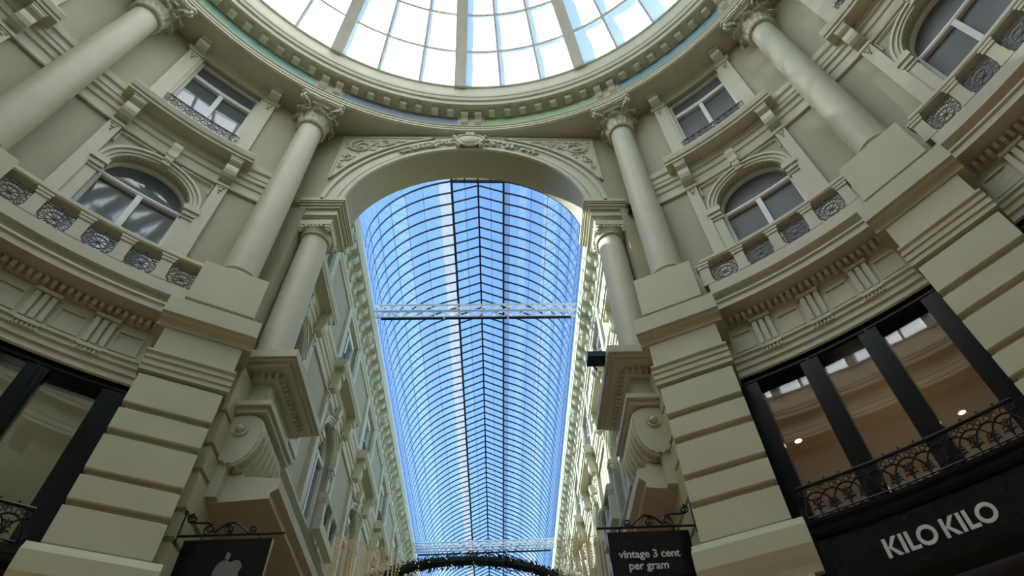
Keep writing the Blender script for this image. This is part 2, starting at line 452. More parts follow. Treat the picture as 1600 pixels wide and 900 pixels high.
mbb = MB().box(-.03, .03, 0, L, zr-16.38, zr-16.28, 1); mbb.build('ridge_beam', 'vaultbar', vault)
mbb = MB()
for s in (-1, 1):
    for tt in (8, 20, 32, 44, 56):
        p = vp(R_(tt), s, 0); mbb.box(p[0]-.006, p[0]+.006, 0, L, p[2]-.012, p[2], 9)
    mbb.box(s*xl*.5-.006, s*xl*.5+.006, 0, L, (zl+zr)/2-16.32, (zl+zr)/2-16.3, 9)
o = mbb.build('glazing_joints', 'vaultbar', vault); o['kind'] = 'stuff'

bv = empty('glass_vault', (0, -10.0, 16.3), PI); tag(bv, 'second glass vault behind the camera, mirrored in the shop windows', 'roof')
mb1 = MB(); mb2 = MB()
for i in range(0, 72):
    y = i*STEP; mb2.add([(p[0], p[1]+y, p[2]) for p in ribm.v], ribm.f)
for q in (side[-1], side[1], pale[-1], pale[1], lan[-1], lan[1]): mb1.add([(p[0], p[1]/STEP*29.5-2.4*(p[1] == 0), p[2]) for p in q.v], q.f)
mb1.build('panes', 'vaultglass', bv); mb2.build('ribs', 'vaultbar', bv)['kind'] = 'stuff'
# ---------------------------------------------------------------- arcade main cornices under the vault
for sgn, nm, num in ((-1, 'left', 2), (1, 'right', 3)):
    root = empty('trim_%d' % num, (sgn*AW, 8.3, 15.0), -sgn*PI/2)
    tag(root, 'heavy bracketed cornice along the top of the %s arcade wall' % nm, kind='structure')
    # local s runs along the wall
    mpc = lambda p: (-sgn*p[0], -p[1], p[2]-15.0)
    LL = yend-8.3
    MB().mould([(0, 15.2), (.05, 15.2), (.05, 15.3), (.09, 15.33), (.09, 15.42), (0.07, 15.44), (.07, 15.85), (.12, 15.88), (.14, 15.95), (.37, 15.97), (.37, 16.08), (.40, 16.12), (.43, 16.24), (.43, 16.3), (-.6, 16.34), (-.6, 15.2)], 0, LL, 40).build('cornice_run', 'stone', root, mpc)
    br = MB().mould([(.06, 15.55), (.12, 15.55), (.16, 15.6), (.16, 15.72), (.26, 15.78), (.33, 15.86), (.33, 15.96), (.06, 15.96)], -.09, .09)
    fb = None
    for i in range(int(LL/.47)):
        fb = put(fb, br, 'cornice_bracket', 'stone', root, mpc, (-sgn*(.3+i*.47), 0, 0), 0)

# ================================================================== WINDOWS, LEDGES (bent for the rotunda, flat for the arcade)
def husk(mb, s, d, z, k=1.0):                     # little carved garland on a pilaster head
    mb.tube([(s-.06*k, d, z+.05*k), (s-.03*k, d+.01, z+.02*k), (s, d+.015, z+.0*k), (s+.03*k, d+.01, z+.02*k), (s+.06*k, d, z+.05*k)], .012*k, 5)
    mb.ball((s, d, z-.035*k), .04*k, 8, 5, (1, .5, 1.1)); mb.ball((s, d, z-.13*k), .022*k, 6, 4)
def arc_pts(r, a0, a1, n, cs=0, cz=0, d=0): return [(cs+r*math.cos(a0+(a1-a0)*i/n), d, cz+r*math.sin(a0+(a1-a0)*i/n)) for i in range(n+1)]

def upper_window(mp, pane):
    root = empty('window_upper')
    for sg in (-1, 1):
        mb = MB()
        a, b = sorted((sg*.72, sg*.98)); mb.box(a, b, 0, .07, 13.0, 15.62)
        a, b = sorted((sg*.66, sg*.74)); mb.box(a, b, -.02, .04, 13.0, 15.75)
        a, b = sorted((sg*.69, sg*1.03)); mb.box(a, b, 0, .10, 15.60, 15.66); mb.box(a-.02, b+.02, 0, .12, 15.66, 15.71)
        jo = mb.build('jamb_pilaster', 'stone', root, mp)
        mh = MB(); husk(mh, sg*.86, .08, 15.47); mh.build('carved_husk', 'relief', jo, mp, True)
        MB().mould([(.0, 15.70), (.10, 15.69), (.20, 15.70), (.28, 15.74), (.32, 15.80), (.31, 15.85), (.28, 15.87), (.34, 15.875), (.365, 15.90), (.36, 15.95), (0, 15.95)], sg*.86-.12, sg*.86+.12).build('soffit_bracket', 'stone', root, mp)
    MB().mould([(0, 15.74), (.04, 15.74), (.04, 15.80), (.08, 15.83), (.08, 15.88), (.11, 15.95), (0, 15.95)], -.75, .75).build('head_moulding', 'stone', root, mp)
    mb = MB()
    mb.box(-.66, -.60, -.2, -.10, 13.1, 15.75); mb.box(.60, .66, -.2, -.10, 13.1, 15.75); mb.box(-.6, .6, -.2, -.10, 15.69, 15.75)
    fr = mb.build('window_frame', 'whiteframe', root, mp)
    MB().mould([(-.2, 15.08), (-.09, 15.08), (-.07, 15.12), (-.07, 15.17), (-.2, 15.19)], -.6, .6).build('transom', 'whiteframe', root, mp)
    MB().box(-.045, .045, -.2, -.10, 13.1, 15.08).build('mullion', 'whiteframe', root, mp)
    for s0, s1, z0, z1 in ((-.6, .6, 15.19, 15.69), (-.6, -.045, 13.1, 15.08), (.045, .6, 13.1, 15.08)):
        MB().box(s0, s1, -.19, -.17, z0, z1, 2).build('pane', pane, root, mp)
    mb = MB()                                      # small iron guard
    d = .10
    mb.tube([(-.70+1.4*i/8, d, 13.74) for i in range(9)], .018, 6); mb.tube([(-.70+1.4*i/8, d, 13.40) for i in range(9)], .012)
    for i in range(9):
        s = -.6+1.2*i/8
        mb.tube([(s-.075, d, 13.4), (s-.075, d, 13.74)], .014)
        mb.tube([(s-.07, d, 13.42), (s+.07, d, 13.72)], .010); mb.tube([(s-.07, d, 13.72), (s+.07, d, 13.42)], .010)
        if i < 9: mb.tube(arc_pts(.05, 0, 2*PI, 10, s, 13.64, d)[:-1], .012, 4, True); mb.tube(arc_pts(.045, 0, 2*PI, 10, s, 13.50, d)[:-1], .012, 4, True)
    g = mb.build('iron_guard', 'iron', root, mp)
    for sg in (-1, 1): MB().ball((sg*.70, d, 13.74), .035).build('knob', 'whiteframe', g, mp, True)
    return root

def ledge(mp, half=HB):
    root = empty('trim_ledge')
    MB().mould([(0, 12.12), (.05, 12.12), (.06, 12.16), (.05, 12.20), (.03, 12.21), (.03, 12.40), (.06, 12.42), (.07, 12.5), (.05, 12.52), (.05, 12.58), (.09, 12.6), (.09, 12.70), (.11, 12.72), (.11, 12.86), (.15, 12.9), (.17, 13.03), (0, 13.08)], -half, half).build('string_course', 'stone', root, mp)
    MB().mould([(.08, 12.78), (.36, 12.78), (.36, 12.84), (.39, 12.86), (.42, 12.97), (.42, 13.0), (.10, 13.10), (0, 13.1)], -1.2, 1.2).build('ledge_slab', 'stone', root, mp)
    for sg in (-1, 1):
        c = MB().mould([(.05, 12.20), (.13, 12.20), (.20, 12.23), (.25, 12.29), (.28, 12.37), (.285, 12.46), (.27, 12.53), (.24, 12.57), (.27, 12.60), (.31, 12.615), (.335, 12.65), (.335, 12.69), (.31, 12.72), (.05, 12.72)], sg*.93-.115, sg*.93+.115).build('scroll_console', 'stone', root, mp)
        MB().box(sg*.93-.13, sg*.93+.13, .06, .33, 12.72, 12.79).build('console_cap', 'stone', c, mp)
    MB().mould([(.05, 12.08), (.16, 12.08), (.17, 12.2), (.20, 12.3), (.20, 12.40), (.05, 12.40)], -.085, .085).build('keystone_cap', 'stone', root, mp)
    return root

def lower_window(mp, pane):
    root = empty('window_arched')
    SP = 11.15
    for sg in (-1, 1):
        a, b = sorted((sg*.84, sg*1.04)); mb = MB().box(a, b, 0, .09, 8.97, 12.12); mb.box(a-.02, b+.02, 0, .11, 12.06, 12.13)
        jo = mb.build('pilaster', 'stone', root, mp)
        mh = MB(); husk(mh, sg*.94, .10, 11.97, 1.0); mh.build('carved_husk', 'relief', jo, mp, True)
        a, b = sorted((sg*.66, sg*.84)); MB().box(a, b, -.0, .05, 8.97, 10.85).build('jamb', 'stone', root, mp)
        a, b = sorted((sg*.63, sg*.86))
        mb = MB().box(a, b, 0, .07, 10.85, 10.92); mb.box(a, b, 0, .10, 10.92, 11.02); mb.box(a-.02, b+.02, 0, .13, 11.02, 11.15)
        mb.build('impost', 'stone', root, mp)
        # spandrel frame
        s0 = sg*.82; s1 = sg*.16
        mb = MB()
        mb.tube([(sg*.80, .03, 11.72), (sg*.80, .03, 12.02), (sg*.22, .03, 12.06)], .018, 4)
        mb.build('spandrel_frame', 'stone', root, mp)
    mb = MB()
    mb.arc(0, SP, .66, .71, 0, PI, -.05, .05); mb.arc(0, SP, .71, .78, 0, PI, 0, .075); mb.arc(0, SP, .78, .83, 0, PI, 0, .105)
    mb.build('archivolt', 'stone', root, mp)
    mb = MB()
    mb.mould([(0, 11.80), (.12, 11.80), (.13, 11.86), (.16, 11.9), (.17, 11.98), (.19, 12.02), (.19, 12.08), (0, 12.08)], -.07, .07)
    mb.build('keystone', 'stone', root, mp)
    mb = MB()
    mb.box(-.66, -.60, -.26, -.14, 8.97, SP); mb.box(.60, .66, -.26, -.14, 8.97, SP); mb.arc(0, SP, .625, .67, 0, PI, -.26, -.14)
    mb.build('window_frame', 'whiteframe', root, mp)
    MB().mould([(-.26, 11.06), (-.15, 11.06), (-.13, 11.09), (-.13, 11.13), (-.16, 11.16), (-.26, 11.16)], -.6, .6).build('transom', 'whiteframe', root, mp)
    MB().box(-.045, .045, -.26, -.13, 8.97, 11.06).build('mullion', 'whiteframe', root, mp)
    for s0, s1 in ((-.60, -.045), (.045, .60)):
        MB().box(s0, s1, -.24, -.22, 8.97, 11.06, 2).build('pane', pane, root, mp)
    MB().plate([(.625*math.cos(PI*i/20), SP+.03+.6*math.sin(PI*i/20)) for i in range(21)], -.24, -.22).build('pane', pane, root, mp)
    return root

def grille(w, z0, z1, d, m='iron'):
    mb = MB(); h = (z1-z0)/2; cz = (z0+z1)/2; a = w/2
    t = .011
    mb.tube([(-a, d, z0), (-a, d, z1)], t); mb.tube([(a, d, z0), (a, d, z1)], t)
    mb.tube([(-a, d, z0+.01), (a, d, z0+.01)], t); mb.tube([(-a, d, z1-.01), (a, d, z1-.01)], t)
    def ell(rx, rz): return [(rx*math.cos(2*PI*i/18), d, cz+rz*math.sin(2*PI*i/18)) for i in range(18)]
    mb.tube(ell(a*.97, h*.92), t, 4, True); mb.tube(ell(a*.56, h*.55), t, 4, True)
    for i in range(8):
        q = 2*PI*i/8+PI/8*0
        mb.tube([(a*.10*math.cos(q), d, cz+h*.1*math.sin(q)), (a*.95*math.cos(q), d, cz+h*.9*math.sin(q))], .008)
    for i in range(8):
        q = 2*PI*(i+.5)/8
        mb.tube([(a*(.76+.14*math.cos(u))*math.cos(q)-a*.12*math.sin(u)*math.sin(q), d, cz+h*((.74+.14*math.cos(u))*math.sin(q)+.12*math.sin(u)*math.cos(q))) for u in [2*PI*j/8 for j in range(8)]], .006, 4, True)
    mb.ball((0, d, cz), .035, 8, 4, (1, .6, 1))
    for sx in (-1, 1):
        for sz in (-1, 1):
            mb.tube([(sx*a*.86+.03*math.cos(u), d, cz+sz*h*.84+.03*math.sin(u)) for u in [2*PI*j/8 for j in range(8)]], .008, 4, True)
    mb.tube([(0, d, z1), (0, d+.02, z1+.03)], .012)
    return mb

def balustrade(mp, centers, half, gw=.42, dr=.44):
    root = empty('balustrade')
    MB().mould([(dr-.09, 9.44), (dr+.07, 9.44), (dr+.09, 9.47), (dr+.09, 9.52), (dr+.06, 9.56), (dr-.09, 9.56)], -half, half).build('handrail', 'stone', root, mp)
    MB().mould([(dr-.09, 8.72), (dr+.07, 8.72), (dr+.07, 8.93), (dr+.05, 8.95), (dr-.09, 8.95)], -half, half).build('base_course', 'stone', root, mp)
    c = sorted(centers); posts = [(c[i]+c[i+1])/2 for i in range(len(c)-1)]
    if c[-1]+.61 < half+.2: posts = [c[0]-.305]+posts+[c[-1]+.305]
    for s in posts:
        mb = MB().box(s-.085, s+.085, dr-.07, dr+.055, 8.95, 9.36); mb.box(s-.1, s+.1, dr-.08, dr+.07, 9.34, 9.40); mb.box(s-.115, s+.115, dr-.085, dr+.08, 9.40, 9.44); mb.box(s-.1, s+.1, dr-.08, dr+.065, 8.95, 9.02)
        mb.build('post', 'stone', root, mp)
    for s in c:
        g = grille(gw, 8.96, 9.36, dr-.02); g.v = [(p[0]+s, p[1], p[2]) for p in g.v]
        g.build('iron_grille', 'iron', root, mp)
    return root

UPB = Proto(upper_window(bend(13.0), 'blindpane')); LEB = Proto(ledge(bend(12.1))); LOB = Proto(lower_window(bend(8.97), 'blindpane'))
UPC = Proto(upper_window(bend(13.0), 'clearpane')); LOC = Proto(lower_window(bend(8.97), 'clearpane'))
BAR = Proto(balustrade(bend(8.7), [-.97+.0, -.36, .25, .86], 1.30)); BAL = Proto(balustrade(bend(8.7), [-1.19, -.595, 0, .595, 1.19], 1.42))
SIDE = {'right': 'right of the archway', 'left': 'left of the archway', 'right_rear': 'at the right edge of the picture', 'left_rear': 'at the left edge of the picture'}
wn = 0; tn = 3
for nm, a in bays:
    L_ = nm.startswith('left')
    wn += 1; o = (UPC if L_ else UPB).place(polar(a, RW, 13.0), -a, 'window_%d' % wn); tag(o, 'rectangular upper rotunda window %s, iron guard at its foot' % SIDE[nm], kind='structure')
    wn += 1; o = (LOC if L_ else LOB).place(polar(a, RW, 8.97), -a, 'window_%d' % wn); tag(o, 'arched rotunda window above the balustrade %s' % SIDE[nm], kind='structure')
    tn += 1; o = LEB.place(polar(a, RW, 12.1), -a, 'trim_%d' % tn); tag(o, 'projecting ledge on scroll consoles between the rotunda windows %s' % SIDE[nm], kind='structure')
    o = (BAL if L_ else BAR).place(polar(a, RW, 8.7), -a, 'balustrade'); tag(o, 'stone balustrade with round iron grilles %s' % SIDE[nm], 'balustrade')

UPF = Proto(upper_window(flat(13.0), 'clearpane')); LEF = Proto(ledge(flat(12.1), PITCH/2)); LOF = Proto(lower_window(flat(8.97), 'clearpane')); BAF = Proto(balustrade(flat(8.7), [-.305, .305], .72))
ORD = ['first', 'second', 'third', 'fourth', 'fifth', 'sixth', 'seventh', 'eighth', 'ninth']
for sgn, nm in ((-1, 'left'), (1, 'right')):
    for k in range(NB):
        y = Y0+PITCH*k; rz = -sgn*PI/2
        wn += 1; o = UPF.place((sgn*AW, y, 13.0), rz, 'window_%d' % wn); tag(o, 'rectangular upper window on the %s arcade wall, %s bay from the rotunda' % (nm, ORD[k]), kind='structure')
        wn += 1; o = LOF.place((sgn*AW, y, 8.97), rz, 'window_%d' % wn); tag(o, 'arched window on the %s arcade wall, %s bay from the rotunda' % (nm, ORD[k]), kind='structure')
        tn += 1; o = LEF.place((sgn*AW, y, 12.1), rz, 'trim_%d' % tn); tag(o, 'projecting ledge on the %s arcade wall, %s bay from the rotunda' % (nm, ORD[k]), kind='structure')
        if k < 6:
            o = BAF.place((sgn*AW, y, 8.7), rz, 'balconette'); tag(o, 'small balcony with iron grilles on the %s arcade wall, %s bay from the rotunda' % (nm, ORD[k]), 'balcony', 'balconies along the arcade')
# ground floor cornice of the arcade
for sgn, nm in ((-1, 'left'), (1, 'right')):
    tn += 1; root = empty('trim_%d' % tn, (sgn*AW, 8.9, 6.2), -sgn*PI/2); tag(root, 'deep cornice above the shops along the %s side of the arcade' % nm, kind='structure')
    mpc = lambda p, sgn=sgn: (-sgn*p[0], -p[1], p[2]-6.2)
    e = 1.38 if sgn < 0 else 1.04
    MB().mould([(-.2, 5.9), (.2, 5.9), (.25, 6.15), (e-.08, 6.22), (e-.08, 6.3), (e, 6.36), (e, 6.5), (.3, 6.6), (.2, 8.6), (.3, 8.66), (.3, 8.72), (-.2, 8.72)], -1.5, yend-8.9, 40).build('cornice_run', 'stone', root, mpc)

# ================================================================== LOWER CORNICE + FRIEZE of the rotunda bays
def lower_entab(mp):
    root = empty('trim_lower')
    MB().mould([(-.1, 8.3), (.16, 8.3), (.18, 8.40), (.46, 8.42), (.46, 8.52), (.49, 8.54), (.46, 8.60), (.42, 8.64), (.42, 8.70), (.45, 8.72), (.40, 8.76), (-.1, 8.76)], -HB, HB).build('cornice', 'stone', root, mp)
    mb = MB()
    for i in range(27):
        s = -1.3+2.6*i/26; mb.box(s-.028, s+.028, .14, .26, 8.29, 8.39)
    o = mb.build('dentils', 'stone', root, mp); o['kind'] = 'stuff'
    MB().box(-HB, HB, -.1, .12, 7.72, 8.32).build('frieze', 'stone', root, mp)
    MB().mould([(-.1, 7.38), (.10, 7.38), (.12, 7.40), (.12, 7.48), (.15, 7.50), (.15, 7.58), (.18, 7.60), (.18, 7.66), (.21, 7.68), (.21, 7.72), (-.1, 7.74)], -HB, HB).build('architrave', 'stone', root, mp)
    for s in (-.82, -.08, .65):
        mb = MB()
        for q in (-.10, 0, .10): mb.mould([(.12, 7.76), (.19, 7.76), (.19, 8.18), (.14, 8.21)], s+q-.034, s+q+.034)
        mb.box(s-.16, s+.16, .12, .20, 8.2, 8.26); mb.box(s-.145, s+.145, .1, .135, 7.74, 8.2)
        t = mb.build('triglyph', 'stone', root, mp)
        mg = MB()
        for q in range(6): mg.box(s-.13+.052*q-.014, s-.13+.052*q+.014, .15, .20, 7.60, 7.66)
        mg.box(s-.15, s+.15, .15, .215, 7.66, 7.69); mg.build('guttae', 'stone', t, mp)
    for s in (-.45, .285, -1.16, 1.0):
        mb = MB(); w0 = .17
        mb.box(s-w0, s+w0, .12, .145, 8.12, 8.16); mb.box(s-w0, s+w0, .12, .14, 7.80, 7.83); mb.box(s-w0, s-w0+.03, .12, .14, 7.83, 8.12); mb.box(s+w0-.03, s+w0, .12, .14, 7.83, 8.12)
        mb.build('metope_frame', 'stone', root, mp)
    return root
LEN = Proto(lower_entab(bend(7.4)))
for nm, a in bays:
    tn += 1; o = LEN.place(polar(a, RW, 7.4), -a, 'trim_%d' % tn); tag(o, 'dentil cornice with triglyph frieze above the shop window %s' % SIDE[nm], kind='structure')

# ================================================================== SHOP WINDOWS
def shop_window(mp):
    root = empty('window_shop'); off = -.09
    mb = MB()
    mb.mould([(-.3, 7.28), (.02, 7.28), (.05, 7.31), (.05, 7.36), (.09, 7.38), (.09, 7.42), (-.3, 7.42)], off-1.42, off+1.42)
    mb.box(off-1.42, off-1.12, -.3, .06, 4.3, 7.28); mb.box(off+1.12, off+1.42, -.3, .06, 4.3, 7.28)
    mb.box(off-1.12, off+1.12, -.3, .06, 4.3, 4.75)
    mb.build('shop_frame', 'blackpaint', root, mp)
    for s in (-.40, .40):
        c = MB().box(off+s-.12, off+s+.12, -.25, .06, 4.75, 7.28); c.box(off+s-.085, off+s+.085, .06, .10, 4.75, 7.22); c.box(off+s-.02, off+s+.02, .10, .13, 4.75, 7.26); c.build('mullion', 'blackpaint', root, mp)
    for s0, s1 in ((-1.12, -.52), (-.28, .28), (.52, 1.12)):
        MB().box(off+s0, off+s1, -.12, -.105, 4.75, 7.28, .7).build('pane', 'shopglass', root, mp)
    return root
def shop_railing(mp):
    root = empty('iron_railing'); d = .48; off = -.06; H = 1.20
    P = lambda z: [(off-H+2*H*i/12, d, z) for i in range(13)]
    mb = MB(); mb.tube(P(5.40), .022, 6); mb.build('top_rail', 'blackiron', root, mp)
    mb = MB(); mb.tube(P(5.055), .010, 5); mb.build('middle_rail', 'blackiron', root, mp)
    mb = MB(); mb.tube(P(4.96), .016, 5); mb.build('bottom_rail', 'blackiron', root, mp)
    N = 14; p = 2*H/N
    arcs = MB(); stems = MB(); rings = MB()
    for i in range(N+1):
        s = off-H+p*i
        lo = max(s-p, off-H); hi = min(s+p, off+H)
        pts = [(s+p*math.cos(t), d+(.008 if i % 2 else -.008), 5.055+.25*math.sin(t)) for t in [PI*j/14 for j in range(15)]]
        pts = [q for q in pts if lo-1e-6 <= q[0] <= hi+1e-6]
        if len(pts) > 1: arcs.tube(pts, .011, 5)
        # leafy stem
        h = .20 if i % 2 else .14
        stems.tube([(s, d, 4.97), (s, d, 5.06+h)], .010, 5, rs=[.014, .006])
        for q in (0.35, .6, .85):
            for sg in (-1, 1):
                z = 5.05+h*q; l = .055*(1.3-q*.6)
                stems.tube([(s, d, z-.02), (s+sg*l*.6, d, z+.015), (s+sg*l, d, z+.01), (s+sg*l*1.15, d, z-.012)], .008, 4, rs=[.006, .013, .009, .003])
        for sg in (-1, 1): stems.tube([(s, d, 5.03), (s+sg*.03, d, 5.0), (s+sg*.035, d, 4.975)], .008, 4)
        if i < N:
            for q in (.27, .5, .73):
                z = 5.335 if q != .5 else 5.352; r = .030 if q != .5 else .022
                rings.tube([(s+p*q+r*math.cos(u), d, z+r*math.sin(u)) for u in [2*PI*j/9 for j in range(9)]], .007, 4, True)
            rings.tube([(s+p*.5+.032*math.cos(u), d, 5.008+.032*math.sin(u)) for u in [2*PI*j/9 for j in range(9)]], .010, 4, True)
        rings.ball((s, d, 5.435), .014, 5, 3); 
    arcs.build('interlaced_arches', 'blackiron', root, mp); stems.build('leaf_stems', 'blackiron', root, mp); rings.build('scroll_rings', 'blackiron', root, mp)['kind'] = 'stuff'
    return root
def fascia(mp):
    root = empty('shop_fascia'); off = -.05
    MB().box(off-1.30, off+1.30, .0, .55, 4.28, 4.78).build('board', 'signblack', root, mp)
    MB().mould([(.0, 4.78), (.58, 4.78), (.60, 4.81), (.58, 4.84), (.58, 4.89), (.62, 4.92), (.62, 4.96), (0, 4.97)], off-1.32, off+1.32).build('upper_moulding', 'blackpaint', root, mp)
    MB().mould([(.0, 4.10), (.56, 4.10), (.58, 4.14), (.60, 4.22), (.60, 4.28), (0, 4.28)], off-1.32, off+1.32).build('lower_moulding', 'blackpaint', root, mp)
    return root
def kilo_letters(root, mp):
    z0, h = 4.405, .185; d0, d1 = .55, .565; wst = .037
    x = -.655
    def K(x):
        m = MB().plate([(x, z0), (x+wst, z0), (x+wst, z0+h), (x, z0+h)], d0, d1)
        m.plate([(x+wst, z0+h*.50), (x+.10, z0+h), (x+.148, z0+h), (x+wst+.035, z0+h*.50)], d0, d1)
        m.plate([(x+wst, z0+h*.50), (x+wst+.035, z0+h*.5), (x+.155, z0), (x+.105, z0)], d0, d1); return m, .165
    def I(x): return MB().plate([(x, z0), (x+wst, z0), (x+wst, z0+h), (x, z0+h)], d0, d1), .062
    def Lt(x): return MB().plate([(x, z0), (x+.105, z0), (x+.105, z0+.034), (x+wst, z0+.034), (x+wst, z0+h), (x, z0+h)], d0, d1), .10
    def O(x):
        r = h/2+.004; return MB().arc(x+r, z0+h/2, r-.037, r, 0, 2*PI, d0, d1, 28), 2*r+.012
    for ch in 'KILO KILO':
        if ch == ' ': x += .045; continue
        m, w_ = {'K': K, 'I': I, 'L': Lt, 'O': O}[ch](x)
        m.build('letter', 'letters', root, mp); x += w_
DOWN = ((5.37, 8.37), (6.24, 8.2), (7.80, 7.75))
SHW = Proto(shop_window(bend(4.3))); SHR = Proto(shop_railing(bend(4.96))); SHF = Proto(fascia(bend(4.1)))
for nm, a in bays:
    aa = a if a > 0 else a
    wn += 1; o = SHW.place(polar(a, RW, 4.3), -a, 'window_%d' % wn); tag(o, 'black framed three pane shop window under the cornice %s' % SIDE[nm], kind='structure')
    o = SHR.place(polar(a, RW, 4.96), -a, 'iron_railing'); tag(o, 'black iron railing before the shop window %s' % SIDE[nm], 'railing')
    o = SHF.place(polar(a, RW, 4.1), -a, 'shop_fascia')
    tag(o, 'glossy black shop fascia %s%s' % (SIDE[nm], ', lettered KILO KILO' if nm == 'right' else ''), 'shop sign')
    if nm == 'right': kilo_letters(o, bend(4.1))
    # room behind the glass
    mb = MB(); mb.box(-1.9, 1.9, -4.3, -4.2, 4.0, 7.9); mb.box(-1.95, -1.85, -4.3, -.32, 4.0, 7.9); mb.box(1.85, 1.95, -4.3, -.32, 4.0, 7.9)
    rm = mb.build('wall_shop_'+nm, 'shopceil_pale' if nm.startswith('left') else 'shopwall', None, flat(4.0), loc=polar(a, RW, 4.0)); rm.rotation_euler = (0, 0, -a); tag(rm, ('pale' if nm.startswith('left') else 'tan')+' side and back walls of the shop room %s' % SIDE[nm], kind='structure')
    ce = MB().box(-1.95, 1.95, -4.3, -.3, 7.62, 7.7, 9).build('ceiling_shop_'+nm, 'shopceil_pale' if nm.startswith('left') else 'shopceil', None, flat(7.6), loc=polar(a, RW, 7.6)); ce.rotation_euler = (0, 0, -a); tag(ce, ('pale' if nm.startswith('left') else 'tan')+' ceiling of the shop room seen through the window %s' % SIDE[nm], kind='structure')
    fl2 = MB().box(-1.95, 1.95, -4.3, -.0, 3.9, 4.0, 9).build('floor_shop_'+nm, 'shopwall', None, flat(4.0), loc=polar(a, RW, 4.0)); fl2.rotation_euler = (0, 0, -a); tag(fl2, 'floor of the shop room %s' % SIDE[nm], kind='structure')
    if 'rear' in nm: continue
    if nm == 'right':
        for (x, y), which in (DOWN[0], 'left'), (DOWN[1], 'middle'), (DOWN[2], 'right'):
            dl = MB().lathe([(.055, .0), (.055, -.015), (.07, -.015), (.07, .02)], n=16).build('downlight', 'whiteframe', None, ident, loc=(x, y, 7.61))
            MB().lathe([(.05, -.006), (.05, .0)], n=12).build('bulb', 'lamp', dl)
            tag(dl, 'small lit ceiling downlight seen through the %s pane of the lettered shop' % which, 'downlight', 'shop downlights')
    ld = bpy.data.lights.new('shop_lamp', 'POINT'); ld.energy = 12; ld.color = (1, .84, .64); ld.shadow_soft_size = .25
    if nm == 'left': ld.color = (1, .95, .82)
    lo = bpy.data.objects.new('shop_lamp', ld); COL.objects.link(lo); lo.location = Vector(polar(a, RW+2.2, 6.2))

# ================================================================== PIERS AND COLUMNS
def pier(right):
    root = empty('pier'); mp = flat(0)
    def B(n, hw, d, z0, z1, m='pier', ex=None):
        mb = MB().box(-hw, hw, -.35, d, z0, z1, 2)
        return mb.build(n, m, root, mp)
    B('shaft_core', .45, .58, 0, 8.2)
    B('plinth', .5, .66, 0, 4.45)
    mb = MB().mould([(-.3, 4.45), (.66, 4.45), (.68, 4.52), (.72, 4.60), (.76, 4.70), (.76, 4.90), (.70, 4.96), (.66, 5.02), (-.3, 5.02)], -.6, .6, 2); mb.build('base_slab', 'pier', root, mp)
    for z0, z1 in ((5.03, 5.44), (5.51, 5.80), (5.87, 6.32), (6.40, 6.70), (6.78, 7.23)):
        mb = MB(); c = .012
        mb.mould([(-.3, z0), (.65-c, z0), (.65, z0+c), (.65, z1-c), (.65-c, z1), (-.3, z1)], -.49, .49, 2); mb.build('rusticated_block', 'pier', root, mp)
    mb = MB()
    mb.mould([(-.3, 7.29), (.66, 7.29), (.66, 7.36), (.68, 7.37), (.68, 7.45), (.70, 7.46), (.70, 7.52), (.73, 7.55), (.73, 7.58), (-.3, 7.58)], -.53, .53, 2); mb.build('architrave_band', 'pier', root, mp)
    B('frieze_block', .49, .66, 7.58, 8.03)
    MB().mould([(-.3, 8.03), (.68, 8.03), (.68, 8.07), (.70, 8.10), (.76, 8.12), (.78, 8.16), (.82, 8.17), (.82, 8.46), (-.3, 8.47)], -.6, .6, 2).build('projecting_slab', 'pier', root, mp)
    B('pedestal_foot', .43, .65, 8.46, 8.64)
    mb = MB().box(-.46, .46, -.2, .70, 8.63, 9.45, 2); mb.build('pedestal', 'pier', root, mp)
    return root
PI_ = Proto(pier(True))
def leaf_mesh(w, h, out, r0):
    """acanthus leaf: rises along the bell, curls out and down at its tip; local +x outwards"""
    v = []; f = []; N = 7; M = 4
    for i in range(N+1):
        t = i/N
        if t < .75: z = h*t/.75; x = r0+out*.25*t+out*.35*(t/.75)**3
        else:
            u = (t-.75)/.25*PI*.8; z = h-.05*h+math.cos(u)*.05*h+(-.16*h*(t-.75)/.25); x = r0+out*.25*t+out*.35+out*.55*math.sin(u*.62)
        ww = w*(.75+.5*math.sin(PI*min(1, t*1.1)))*(1 if t < .8 else 1-.55*(t-.8)/.2)*(1+.16*(i % 2))
        for j in range(M+1):
            q = j/M*2-1; v.append((x-.05*abs(q)*(1-.5*t)+(.018 if j == M//2 else 0), ww*q/2, z))
    for i in range(N):
        for j in range(M): a = i*(M+1)+j; f.append((a, a+1, a+M+2, a+M+1))
    n = len(v); th = .018
    v2 = [(x-th, y, z-.004) for x, y, z in v]
    f2 = [tuple(reversed([k+n for k in q])) for q in f]
    edge = []
    for i in range(N): a = i*(M+1); edge.append((a, a+M+1, a+M+1+n, a+n)); a += M; edge.append((a+M+1, a, a+n, a+M+1+n))
    a = N*(M+1)
    for j in range(M): edge.append((a+j, a+j+1, a+j+1+n, a+j+n))
    return MB().add(v+v2, f+f2+edge)
